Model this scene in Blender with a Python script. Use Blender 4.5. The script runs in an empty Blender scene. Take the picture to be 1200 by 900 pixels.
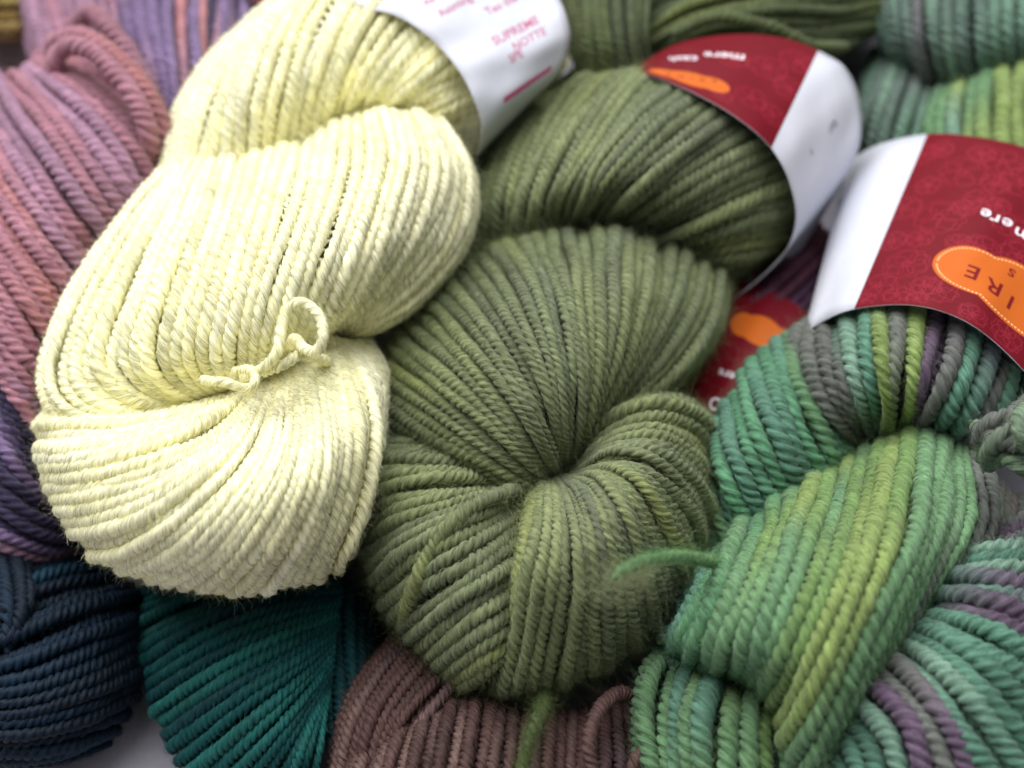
import bpy, bmesh, math
import numpy as np

SC = bpy.context.scene
COL = SC.collection
RNG = np.random.default_rng(11)

# ------------------------------------------------------------------ camera
ELEV = math.radians(53.0)
TARGET = np.array([0.0, 0.0, 0.050])
DIST = 0.56
LENS, SENSOR = 86.0, 36.0
CAM = TARGET + DIST * np.array([0.0, -math.cos(ELEV), math.sin(ELEV)])
FWD = (TARGET - CAM) / DIST
RIGHT = np.array([1.0, 0.0, 0.0])
UP = np.cross(RIGHT, FWD)
cam_d = bpy.data.cameras.new("camera")
cam = bpy.data.objects.new("camera", cam_d)
COL.objects.link(cam)
cam.location = CAM
cam.rotation_euler = (math.pi / 2 - ELEV, 0, 0)
cam_d.lens, cam_d.sensor_width = LENS, SENSOR
cam_d.clip_start, cam_d.clip_end = 0.01, 50
cam_d.dof.use_dof = True
cam_d.dof.focus_distance = 0.523
cam_d.dof.aperture_fstop = 9.5
SC.camera = cam

# ------------------------------------------------------------------ light
world = bpy.data.worlds.new("World")
SC.world = world
world.use_nodes = True
bg = world.node_tree.nodes["Background"]
bg.inputs[0].default_value = (0.95, 0.97, 1.0, 1)
bg.inputs[1].default_value = 0.15


def area_light(name, loc, aim, size, power, color):
    d = bpy.data.lights.new(name, 'AREA')
    d.shape, d.size, d.size_y = 'RECTANGLE', size[0], size[1]
    d.energy, d.color = power, color
    o = bpy.data.objects.new(name, d)
    COL.objects.link(o)
    o.location = loc
    v = np.array(aim) - np.array(loc)
    from mathutils import Vector
    o.rotation_euler = Vector(v).to_track_quat('-Z', 'Y').to_euler()
    return o


area_light("window_light", (-0.35, 0.60, 1.35), (0, 0.02, 0.04), (2.0, 1.9), 56.0, (1.0, 1.0, 1.0))
area_light("room_light", (0.55, -0.35, 1.6), (0, 0, 0.04), (1.0, 1.0), 2.0, (0.95, 0.97, 1.0))
SC.view_settings.view_transform = 'Standard'
SC.view_settings.look = 'None'
SC.view_settings.exposure = 0.0
SC.view_settings.gamma = 1.0
SC.render.engine = 'CYCLES'
SC.cycles.diffuse_bounces = 8
SC.cycles.max_bounces = 10
SC.cycles.use_denoising = True
SC.cycles.denoiser = 'OPENIMAGEDENOISE'
SC.cycles.denoising_input_passes = 'RGB_ALBEDO_NORMAL'
SC.cycles.denoising_prefilter = 'ACCURATE'
SC.cycles.sample_clamp_indirect = 4.0

# ------------------------------------------------------------------ helpers
FX = SENSOR / LENS / 1200.0


def P(px, py, z):
    """photo pixel (1200x900) at height z in mm above the table -> metres"""
    px, py, z = np.asarray(px, float), np.asarray(py, float), np.asarray(z, float) * 1e-3
    d = FWD + ((px - 600) * FX)[..., None] * RIGHT + ((450 - py) * FX)[..., None] * UP
    k = (z - CAM[2]) / d[..., 2]
    return CAM + d * k[..., None]


def lin(c):
    if isinstance(c, str):
        c = [int(c[i:i + 2], 16) for i in (0, 2, 4)]
    c = np.asarray(c, float) / 255.0
    return np.where(c <= 0.04045, c / 12.92, ((c + 0.055) / 1.055) ** 2.4)


def crom(pts, q):
    """Catmull-Rom through pts (n,k) at q in 0..n-1"""
    n = len(pts)
    i = np.clip(np.floor(q).astype(int), 0, n - 2)
    f = (q - i)[:, None] if pts.ndim == 2 else (q - i).reshape((-1,) + (1,) * (pts.ndim - 1))
    p1, p2 = pts[i], pts[i + 1]
    p0 = np.where((i > 0).reshape(f.shape), pts[np.maximum(i - 1, 0)], 2 * p1 - p2)
    p3 = np.where((i < n - 2).reshape(f.shape), pts[np.minimum(i + 2, n - 1)], 2 * p2 - p1)
    return 0.5 * (2 * p1 + (p2 - p0) * f + (2 * p0 - 5 * p1 + 4 * p2 - p3) * f ** 2 + (3 * p1 - p0 - 3 * p2 + p3) * f ** 3)


def resample(pts, m):
    """m points equally spaced in arc length along a Catmull-Rom curve"""
    n = len(pts)
    q = np.linspace(0, n - 1, (n - 1) * 16 + 1)
    c = crom(pts, q)
    s = np.concatenate([[0], np.cumsum(np.linalg.norm(np.diff(c, axis=0), axis=1))])
    return crom(pts, np.interp(np.linspace(0, s[-1], m), s, q))


def noise1(rng, s, L):
    """smooth 1-D noise, about -1..1, correlation length L"""
    n = int((s.max() - s.min()) / L) + 4
    k = rng.normal(0, 0.6, n)
    q = (s - s.min()) / L + rng.random()
    i = np.clip(q.astype(int), 0, n - 2)
    f = q - i
    f = f * f * (3 - 2 * f)
    return k[i] * (1 - f) + k[i + 1] * f


def link(name, data, parent=None, mat=None):
    o = bpy.data.objects.new(name, data)
    COL.objects.link(o)
    if parent is not None:
        o.parent = parent
        o.matrix_parent_inverse = parent.matrix_world.inverted()
    if mat is not None and hasattr(data, "materials"):
        data.materials.append(mat)
    return o


def mesh_np(name, co, quads, attrs=None, smooth=True):
    me = bpy.data.meshes.new(name)
    nv, nf = len(co), len(quads)
    me.vertices.add(nv)
    me.vertices.foreach_set("co", np.ascontiguousarray(co, np.float32).ravel())
    k = quads.shape[1]
    me.loops.add(nf * k)
    me.loops.foreach_set("vertex_index", np.ascontiguousarray(quads, np.int32).ravel())
    me.polygons.add(nf)
    me.polygons.foreach_set("loop_start", np.arange(0, nf * k, k, dtype=np.int32))
    me.polygons.foreach_set("use_smooth", np.full(nf, smooth))
    for nm, (typ, arr) in (attrs or {}).items():
        a = me.attributes.new(nm, typ, 'POINT')
        a.data.foreach_set("color" if typ == 'FLOAT_COLOR' else "vector", np.ascontiguousarray(arr, np.float32).ravel())
    me.update(calc_edges=True)
    return me


# ------------------------------------------------------------------ materials
def nodes_of(name):
    m = bpy.data.materials.new(name)
    m.use_nodes = True
    nt = m.node_tree
    return m, nt, nt.nodes["Principled BSDF"]


def yarn_material(name, sheen=0.35, bump=0.5, glow=0.15, rough=0.65, spec=0.3):
    m, nt, b = nodes_of(name)
    N, Lk = nt.nodes, nt.links
    dye = N.new("ShaderNodeAttribute"); dye.attribute_name = "dye"
    fib = N.new("ShaderNodeAttribute"); fib.attribute_name = "fib"
    n1 = N.new("ShaderNodeTexNoise"); n1.inputs["Scale"].default_value = 2.4; n1.inputs["Detail"].default_value = 3.0
    n2 = N.new("ShaderNodeTexNoise"); n2.inputs["Scale"].default_value = 0.35; n2.inputs["Detail"].default_value = 2.0
    Lk.new(fib.outputs["Vector"], n1.inputs["Vector"])
    Lk.new(fib.outputs["Vector"], n2.inputs["Vector"])
    r = N.new("ShaderNodeMapRange")
    r.inputs[1].default_value, r.inputs[2].default_value = 0.3, 0.7
    r.inputs[3].default_value, r.inputs[4].default_value = 0.55, 1.4
    Lk.new(n1.outputs["Fac"], r.inputs[0])
    r2 = N.new("ShaderNodeMapRange")
    r2.inputs[1].default_value, r2.inputs[2].default_value = 0.3, 0.7
    r2.inputs[3].default_value, r2.inputs[4].default_value = 0.88, 1.1
    Lk.new(n2.outputs["Fac"], r2.inputs[0])
    mu = N.new("ShaderNodeMath"); mu.operation = 'MULTIPLY'
    Lk.new(r.outputs[0], mu.inputs[0]); Lk.new(r2.outputs[0], mu.inputs[1])
    mx = N.new("ShaderNodeVectorMath"); mx.operation = 'SCALE'
    Lk.new(dye.outputs["Color"], mx.inputs[0]); Lk.new(mu.outputs[0], mx.inputs["Scale"])
    Lk.new(mx.outputs[0], b.inputs["Base Color"])
    b.inputs["Roughness"].default_value = rough
    b.inputs["Specular IOR Level"].default_value = spec
    b.inputs["Sheen Weight"].default_value = sheen
    b.inputs["Sheen Roughness"].default_value = 0.5
    bp = N.new("ShaderNodeBump")
    bp.inputs["Strength"].default_value = bump
    bp.inputs["Distance"].default_value = 0.0006
    Lk.new(n1.outputs["Fac"], bp.inputs["Height"])
    Lk.new(bp.outputs[0], b.inputs["Normal"])
    tr = N.new("ShaderNodeBsdfTranslucent")
    Lk.new(mx.outputs[0], tr.inputs["Color"])
    ms = N.new("ShaderNodeMixShader"); ms.inputs[0].default_value = glow
    Lk.new(b.outputs[0], ms.inputs[1]); Lk.new(tr.outputs[0], ms.inputs[2])
    Lk.new(ms.outputs[0], N["Material Output"].inputs["Surface"])
    return m


def fuzz_material(name):
    m, nt, b = nodes_of(name)
    dye = nt.nodes.new("ShaderNodeAttribute"); dye.attribute_name = "dye"
    nt.links.new(dye.outputs["Color"], b.inputs["Base Color"])
    b.inputs["Roughness"].default_value = 0.55
    b.inputs["Specular IOR Level"].default_value = 0.3
    return m


def paper_material(name, color, rough=0.55, mottle=0.05):
    m, nt, b = nodes_of(name)
    N, Lk = nt.nodes, nt.links
    tc = N.new("ShaderNodeTexCoord")
    n = N.new("ShaderNodeTexNoise"); n.inputs["Scale"].default_value = 220; n.inputs["Detail"].default_value = 6
    Lk.new(tc.outputs["Object"], n.inputs["Vector"])
    r = N.new("ShaderNodeMapRange")
    r.inputs[3].default_value, r.inputs[4].default_value = 1 - mottle, 1 + mottle
    Lk.new(n.outputs["Fac"], r.inputs[0])
    s = N.new("ShaderNodeVectorMath"); s.operation = 'SCALE'
    s.inputs[0].default_value = tuple(lin(color))
    Lk.new(r.outputs[0], s.inputs["Scale"])
    Lk.new(s.outputs[0], b.inputs["Base Color"])
    b.inputs["Roughness"].default_value = rough
    b.inputs["Specular IOR Level"].default_value = 0.2
    bp = N.new("ShaderNodeBump"); bp.inputs["Strength"].default_value = 0.15; bp.inputs["Distance"].default_value = 0.0003
    Lk.new(n.outputs["Fac"], bp.inputs["Height"]); Lk.new(bp.outputs[0], b.inputs["Normal"])
    return m


FUZZ = fuzz_material("yarn_fuzz")
PAPER_WHITE = paper_material("paper_white", (206, 208, 218), 0.55)
PAPER_RED = paper_material("paper_maroon", (108, 9, 25), 0.55)
INK_ORANGE = paper_material("ink_orange", (198, 98, 32), 0.5)
INK_LINE = paper_material("ink_rose_line", (146, 34, 52), 0.5)
INK_WHITE = paper_material("ink_white", (240, 230, 238), 0.5)
INK_PALE = paper_material("ink_pale_orange", (250, 205, 150), 0.5)
INK_DARK = paper_material("ink_dark_red", (120, 20, 30), 0.5)
INK_PINK = paper_material("ink_pink", (190, 90, 130), 0.5)
INK_GREY = paper_material("ink_grey", (120, 118, 130), 0.5)

# ------------------------------------------------------------------ yarn geometry
NPLY, VPL = 3, 4
TH = []
for k in range(NPLY):
    for a in (-60, -33, 0, 33):
        TH.append(math.radians(k * 120 + a))
TH = np.array(TH)
RAD = np.array([0.56, 0.95, 1.03, 0.95] * NPLY)
STATS = dict(tris=0, strands=0, fibres=0)


def frames(c):
    T = np.gradient(c, axis=0)
    T /= np.linalg.norm(T, axis=1)[:, None] + 1e-12
    ref = np.linalg.svd(T - T.mean(0), full_matrices=True)[2][2]
    if np.abs(T @ ref).max() > 0.9:
        ref = np.linalg.svd(T, full_matrices=True)[2][2]
    Nn = np.cross(T, ref)
    Nn /= np.linalg.norm(Nn, axis=1)[:, None] + 1e-12
    return T, Nn, np.cross(T, Nn)


def strand_mesh(c, rad, dye, lead, step=0.0006, plied=True, phase=0.0, valley=0.58):
    """twisted plied strand along polyline c (n,3); rad (n,), dye (n,3) -> mesh arrays"""
    s = np.concatenate([[0], np.cumsum(np.linalg.norm(np.diff(c, axis=0), axis=1))])
    m = max(6, int(s[-1] / step))
    ss = np.linspace(0, s[-1], m)
    cc = crom(c, np.interp(ss, s, np.arange(len(c))))
    rr = np.interp(ss, s, rad)
    dd = np.stack([np.interp(ss, s, dye[:, j]) for j in range(3)], 1)
    T, Nn, B = frames(cc)
    if plied:
        th, ra = TH, RAD.copy()
        ra[::VPL] = valley
    else:
        th, ra = np.arange(5) * math.pi * 0.4, np.full(5, 0.92)
    prg = np.random.default_rng(int(phase * 1e6))
    tw = phase - 2 * math.pi * ss / lead + 0.9 * noise1(prg, ss * 1e3, 7.0)
    ang = tw[:, None] + th[None]
    rr2 = rr[:, None] * ra[None]
    if plied:                                   # every ply swells and thins on its own
        for k in range(NPLY):
            rr2[:, k * VPL + 1:k * VPL + 4] *= (1 + 0.10 * noise1(prg, ss * 1e3, 2.2) + prg.normal(0, 0.03))[:, None]
    co = cc[:, None] + (np.cos(ang) * rr2)[..., None] * Nn[:, None] + (np.sin(ang) * rr2)[..., None] * B[:, None]
    k = len(th)
    fib = np.empty((m, k, 3))
    fib[..., 0] = ss[:, None] * 1e3 * 0.22 + phase * 7
    fib[..., 1] = np.cos(th)[None] * rr2 * 1e3
    fib[..., 2] = np.sin(th)[None] * rr2 * 1e3
    i = np.arange(m - 1)[:, None] * k
    j = np.arange(k)[None]
    j2 = (j + 1) % k
    q = np.stack([i + j, i + j2, i + k + j2, i + k + j], -1).reshape(-1, 4)
    dv = np.repeat(dd[:, None], k, 1)
    return (co.reshape(-1, 3), q, fib.reshape(-1, 3), dv.reshape(-1, 3)), (cc, T, Nn, B, rr, dd)


class Skein:
    def __init__(self, label, d, mat, base_px, group="yarn skeins heaped together on the table", lead=None, fuzz=1.0, fuzz_len=1.0, vary=0.32, valley=0.58):
        self.vary, self.valley = vary, valley
        self.root = bpy.data.objects.new("yarn_skein", None)
        COL.objects.link(self.root)
        self.root.location = P(*base_px)
        self.root.empty_display_size = 0.02
        self.root["label"], self.root["category"] = label, "yarn skein"
        if group:
            self.root["group"] = group
        bpy.context.view_layer.update()
        self.d, self.mat = d * 1e-3, mat
        self.lead = (lead or d * 1.7) * 1e-3
        self.fuzz, self.fuzz_len = fuzz, fuzz_len
        self.inner, self.cores, self.fib = [], [], []
        self.rng = np.random.default_rng(int(RNG.integers(1e9)))
        self.ph = self.rng.random(2) * 6.28

    # -- colour along a strand
    def dye(self, pal, u, s, L):
        """colour along a strand: neighbours take up the dye in about the same places"""
        rng = self.rng
        cols = pal(u) if callable(pal) else pal
        w = np.cumsum([c[1] for c in cols]) / sum(c[1] for c in cols)
        C = np.array([lin(c[0]) for c in cols])
        n = int(s.max() / L) + 4
        x = np.arange(n) * L
        F = np.sin(u * 9 + x / 31 + self.ph[0]) + np.sin(u * 17 - x / 19 + self.ph[1]) * 0.7
        v = (0.5 + 0.24 * F + rng.normal(0, 0.13, n)) % 1.0
        k = C[np.minimum(np.searchsorted(w, v), len(C) - 1)]
        q = s / L + rng.random()
        i = np.clip(q.astype(int), 0, n - 2)
        f = np.clip(((q - i) - 0.5) * 1.3 + 0.5, 0, 1)[:, None]
        f = f * f * (3 - 2 * f)
        out = k[i] * (1 - f) + k[i + 1] * f
        return out * (1 + 0.12 * noise1(rng, s, 6.0) + rng.normal(0, 0.05))[:, None]

    def add_strand(self, c, rad, dye, name="strand", fuzz=1.0, label=None):
        ph = self.rng.random() * 6.28
        lead = self.lead * self.rng.uniform(0.92, 1.1)
        (co, q, fib, dv), fr = strand_mesh(c, rad, dye, lead, phase=ph, valley=self.valley)
        org = np.array(self.root.location)
        me = mesh_np(name, co - org, q, {"dye": ('FLOAT_COLOR', np.concatenate([dv, np.ones((len(dv), 1))], 1)), "fib": ('FLOAT_VECTOR', fib)})
        o = bpy.data.objects.new(name, me)
        COL.objects.link(o)
        o.parent = self.root
        me.materials.append(self.mat)
        if label:
            o["label"] = label
        STATS["tris"] += 2 * len(q); STATS["strands"] += 1
        if fuzz > 0:
            self.fib.append((fr, fuzz))
        return o

    def free(self, pts, d=None, pal=None, L=40, taper=False, label=None, fuzz=1.0, name="strand"):
        """one strand along (px,py,z) points"""
        p = resample(np.array(pts, float), 60)
        c = P(p[:, 0], p[:, 1], p[:, 2])
        s = np.concatenate([[0], np.cumsum(np.linalg.norm(np.diff(c, axis=0), axis=1))]) * 1e3
        r = np.full(len(c), (d * 1e-3 if d else self.d) / 2)
        if taper:
            r = r * np.clip(np.minimum((s[-1] - s) / 2.0, 1), 0.15, 1)
        return self.add_strand(c, r, self.dye(pal or self.pal, 0.5, s, L), name, fuzz, label)

    def lobe(self, guides, pal=None, dz=0.0, w0=False, w1=False, d=None, L=40.0, M=32, jit=1.3, dens=1.0, fuzz=1.0, core=True, drop=0.13, wz=16.0, wp=0.22, under=1.0):
        rng = self.rng
        pal = pal or self.pal
        d = (d * 1e-3) if d else self.d
        G = []
        for g in guides:
            g = np.array(g, float)
            g[:, 2] += dz
            if w0:
                v = g[1] - g[0]
                e1 = g[0] + v * wp * 0.35; e1[2] = g[0, 2] - wz * 0.7
                e2 = g[0] + v * wp * 1.8; e2[2] = g[0, 2] - wz * 1.6
                g = np.concatenate([[e2, e1], g])
            if w1:
                v = g[-2] - g[-1]
                e1 = g[-1] + v * wp; e1[2] = g[-1, 2] - wz
                e2 = g[-1] + v * wp * 2.4; e2[2] = g[-1, 2] - wz * 1.7
                g = np.concatenate([g, [e1, e2]])
            # arc length weights: z in mm ~ 5 px
            gs = g * np.array([1, 1, 5.0])
            G.append(resample(gs, M) / np.array([1, 1, 5.0]))
        G = np.array(G)                       # (n,M,3)
        n = len(G)
        fine = crom(G, np.linspace(0, n - 1, (n - 1) * 12 + 1))
        S = P(fine[..., 0], fine[..., 1], fine[..., 2])
        du = np.linalg.norm(np.diff(S, axis=0), axis=2)
        w = np.percentile(du, 82, axis=1)
        cum = np.concatenate([[0], np.cumsum(w)])
        N = max(3, int(round(cum[-1] / (d * 1.02) * dens)))
        uq = np.interp((np.arange(N) + 0.5) / N * cum[-1], cum, np.arange(len(cum)))
        # surface normals, towards the camera side
        gt = np.gradient(S, axis=1); gu = np.gradient(S, axis=0)
        nr = np.cross(gu, gt)
        nr /= np.linalg.norm(nr, axis=2)[..., None] + 1e-12
        mid = nr[len(nr) // 2, M // 2]
        if mid @ (CAM - S[len(S) // 2, M // 2]) < 0:
            nr = -nr
        gul = np.linalg.norm(gu, axis=2) + 1e-12
        gud = gu / gul[..., None]
        # per row: local spacing of neighbours
        for kk in range(N):
            q = np.full(1, uq[kk])
            ii = min(int(uq[kk]), len(S) - 2); f = uq[kk] - ii
            c = S[ii] * (1 - f) + S[ii + 1] * f
            nn = nr[ii] * (1 - f) + nr[ii + 1] * f
            ud = gud[ii]
            dq = (uq[min(kk + 1, N - 1)] - uq[max(kk - 1, 0)]) / 2
            space = gul[ii] * max(dq, 1e-6)
            s = np.concatenate([[0], np.cumsum(np.linalg.norm(np.diff(c, axis=0), axis=1))]) * 1e3
            lat = noise1(rng, s, 22) * 0.16 * d * jit
            out = (noise1(rng, s, 26) * 0.20 + rng.normal(0, 0.10)) * d * jit
            if rng.random() < drop:
                out -= d * 0.45 * np.exp(-((s / s[-1] - rng.random()) / 0.3) ** 2)
            elif rng.random() < drop:
                out += d * 0.35 * np.exp(-((s / s[-1] - rng.random()) / 0.3) ** 2)
            win = np.clip(np.minimum(np.arange(M), np.arange(M)[::-1]) / (M * 0.22), 0.15, 1)
            c = c + ud * (lat * win)[:, None] + nn * (out * win)[:, None]
            sq = np.clip(space / d, 0.28, 1.0) ** 0.8
            r = d / 2 * (0.2 + 0.8 * sq) * rng.uniform(0.90, 1.08) * (1 + 0.08 * noise1(rng, s, 8))
            self.add_strand(c, r, self.dye(pal, uq[kk] / (len(S) - 1), s, L), fuzz=fuzz)
        # a hidden second layer, joined
        for kk in range(N - 1):
            u = (uq[kk] + uq[kk + 1]) / 2
            ii = min(int(u), len(S) - 2); f = u - ii
            c = S[ii] * (1 - f) + S[ii + 1] * f - (nr[ii] * (1 - f) + nr[ii + 1] * f) * d * under
            s = np.linspace(0, 60, len(c))
            (co, qd, fib, dv), _ = strand_mesh(c, np.full(len(c), d / 2), self.dye(pal, u / (len(S) - 1), s, L), self.lead, step=0.0024, plied=False)
            self.inner.append((co, qd, fib, dv))
        if core:
            us = np.linspace(0, len(S) - 1, 16).astype(int); ts = np.linspace(0, M - 1, 14).astype(int)
            fr = S[np.ix_(us, ts)] - nr[np.ix_(us, ts)] * d * 1.05
            fp = fine[np.ix_(us, ts)].copy()
            cen = fp.reshape(-1, 3).mean(0)
            fp[..., :2] += (cen[:2] - fp[..., :2]) * 0.25
            fp[..., 2] = np.maximum(fp[..., 2] * 0.4 - 14, 1.0)
            bk = P(fp[..., 0], fp[..., 1], np.minimum(fp[..., 2], fine[np.ix_(us, ts)][..., 2] - 8))
            a, b = len(us), len(ts)
            V = np.concatenate([fr.reshape(-1, 3), bk.reshape(-1, 3)])
            Q = []
            for i in range(a - 1):
                for j in range(b - 1):
                    v = i * b + j
                    Q.append((v, v + 1, v + b + 1, v + b))
                    v += a * b
                    Q.append((v, v + b, v + b + 1, v + 1))
            rim = [i * b for i in range(a)] + [(a - 1) * b + j for j in range(1, b)] + [i * b + b - 1 for i in range(a - 2, -1, -1)] + [j for j in range(b - 2, 0, -1)]
            for x in range(len(rim)):
                p, q2 = rim[x], rim[(x + 1) % len(rim)]
                Q.append((p, q2, q2 + a * b, p + a * b))
            col = self.dye(pal, 0.5, np.linspace(0, 40, len(V)), 20)
            self.cores.append((V, np.array(Q), V * 1e3 * np.array([0.3, 1, 1]), col))

    def _join(self, parts, name):
        off, co, q, f, dv = 0, [], [], [], []
        for p in parts:
            co.append(p[0]); q.append(p[1] + off); f.append(p[2]); dv.append(p[3]); off += len(p[0])
        co, q, f, dv = map(np.concatenate, (co, q, f, dv))
        me = mesh_np(name, co - np.array(self.root.location), q, {"dye": ('FLOAT_COLOR', np.concatenate([dv, np.ones((len(dv), 1))], 1)), "fib": ('FLOAT_VECTOR', f)})
        o = bpy.data.objects.new(name, me)
        COL.objects.link(o); o.parent = self.root
        me.materials.append(self.mat)
        STATS["tris"] += 2 * len(q)
        o["kind"] = "stuff"
        return o

    def finish(self):
        if self.inner:
            self._join(self.inner, "inner_layer")
        if self.cores:
            self._join(self.cores, "core")
        rng = self.rng
        PT, RD, DY = [], [], []
        K = 5
        for (cc, T, Nn, B, rr, dd), fz in self.fib:
            length = len(cc) * 0.6
            n = int(length * 12.0 * self.fuzz * fz)
            if n < 1:
                continue
            pr = (rr / rr.max()) ** 4
            i = rng.choice(len(cc), n, p=pr / pr.sum())
            a = rng.random(n) * 6.283
            rad = np.cos(a)[:, None] * Nn[i] + np.sin(a)[:, None] * B[i]
            tan = -np.sin(a)[:, None] * Nn[i] + np.cos(a)[:, None] * B[i]
            kind = rng.random(n)
            hug, long = kind < 0.50, kind > 0.86        # fibres lying in the ply, short strays, long strays
            ln = np.where(hug, rng.uniform(0.9, 2.0, n), np.where(long, rng.uniform(1.6, 4.0, n), rng.uniform(0.7, 2.0, n) )) * 1e-3
            ln = np.where(hug, ln, ln * self.fuzz_len)
            h = np.where(hug, rng.uniform(-0.02, 0.10, n), np.where(long, rng.uniform(0.2, 0.8, n), rng.uniform(0.1, 0.5, n)))
            sg = np.where(rng.random(n) < 0.5, -1, 1)
            base = cc[i] + rad * (rr[i] * np.where(hug, 0.97, 0.86))[:, None]
            hel = T[i] * self.lead - tan * (2 * math.pi * 0.85 * rr[i])[:, None]
            hel /= np.linalg.norm(hel, axis=1)[:, None]
            wild = T[i] * rng.uniform(0.5, 1, n)[:, None] - tan * rng.uniform(0.2, 0.9, n)[:, None]
            wild /= np.linalg.norm(wild, axis=1)[:, None]
            dirv = np.where(hug[:, None], hel + rng.normal(0, 0.12, (n, 3)), wild) * sg[:, None]
            curl = rng.normal(0, 1, (n, 3)) * np.where(hug, 0.06, 0.42)[:, None]
            wave = rng.normal(0, 1, (n, 3)) * np.where(hug, 0.0, 0.14)[:, None]
            t = np.linspace(0, 1, K)
            bend = np.where(hug, -0.16, 0.0)[:, None] * (t[None] ** 2)
            pts = base[:, None] + ln[:, None, None] * (dirv[:, None] * t[None, :, None] + rad[:, None] * (h[:, None] * (t[None] ** 1.3) + bend)[..., None]
                                                      + curl[:, None] * (t[None] ** 2)[..., None] + wave[:, None] * np.sin(t * 5.5)[None, :, None])
            PT.append(pts.reshape(-1, 3))
            thick = np.where(hug, rng.uniform(0.025, 0.05, n), rng.uniform(0.009, 0.018, n)) * 1e-3
            prof = np.where(hug[:, None], np.array([0.2, 1, 1, 1, 0.2])[None], np.linspace(1, 0.35, K)[None])
            RD.append((prof * thick[:, None]).ravel())
            DY.append(np.repeat(dd[i], K, 0) * np.where(hug, rng.uniform(1 - self.vary, 1 + self.vary, n), rng.uniform(1.0, 1.3, n)).repeat(K)[:, None])
        if PT:
            fuzz_object(self.root, np.concatenate(PT), np.concatenate(RD), np.concatenate(DY), K)


def fuzz_object(root, PT, RD, DY, K, name="fuzz"):
    n = len(PT) // K
    hc = bpy.data.hair_curves.new(name)
    hc.add_curves([K] * n)
    hc.attributes["position"].data.foreach_set("vector", np.ascontiguousarray(PT - np.array(root.location), np.float32).ravel())
    ra = hc.attributes.get("radius") or hc.attributes.new("radius", 'FLOAT', 'POINT')
    ra.data.foreach_set("value", np.ascontiguousarray(RD, np.float32))
    at = hc.attributes.new("dye", 'FLOAT_COLOR', 'POINT')
    at.data.foreach_set("color", np.ascontiguousarray(np.concatenate([np.clip(DY, 0, 1), np.ones((len(DY), 1))], 1), np.float32).ravel())
    o = bpy.data.objects.new(name, hc)
    COL.objects.link(o); o.parent = root
    hc.materials.append(FUZZ)
    o["kind"] = "stuff"
    STATS["fibres"] += n
    return o


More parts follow.
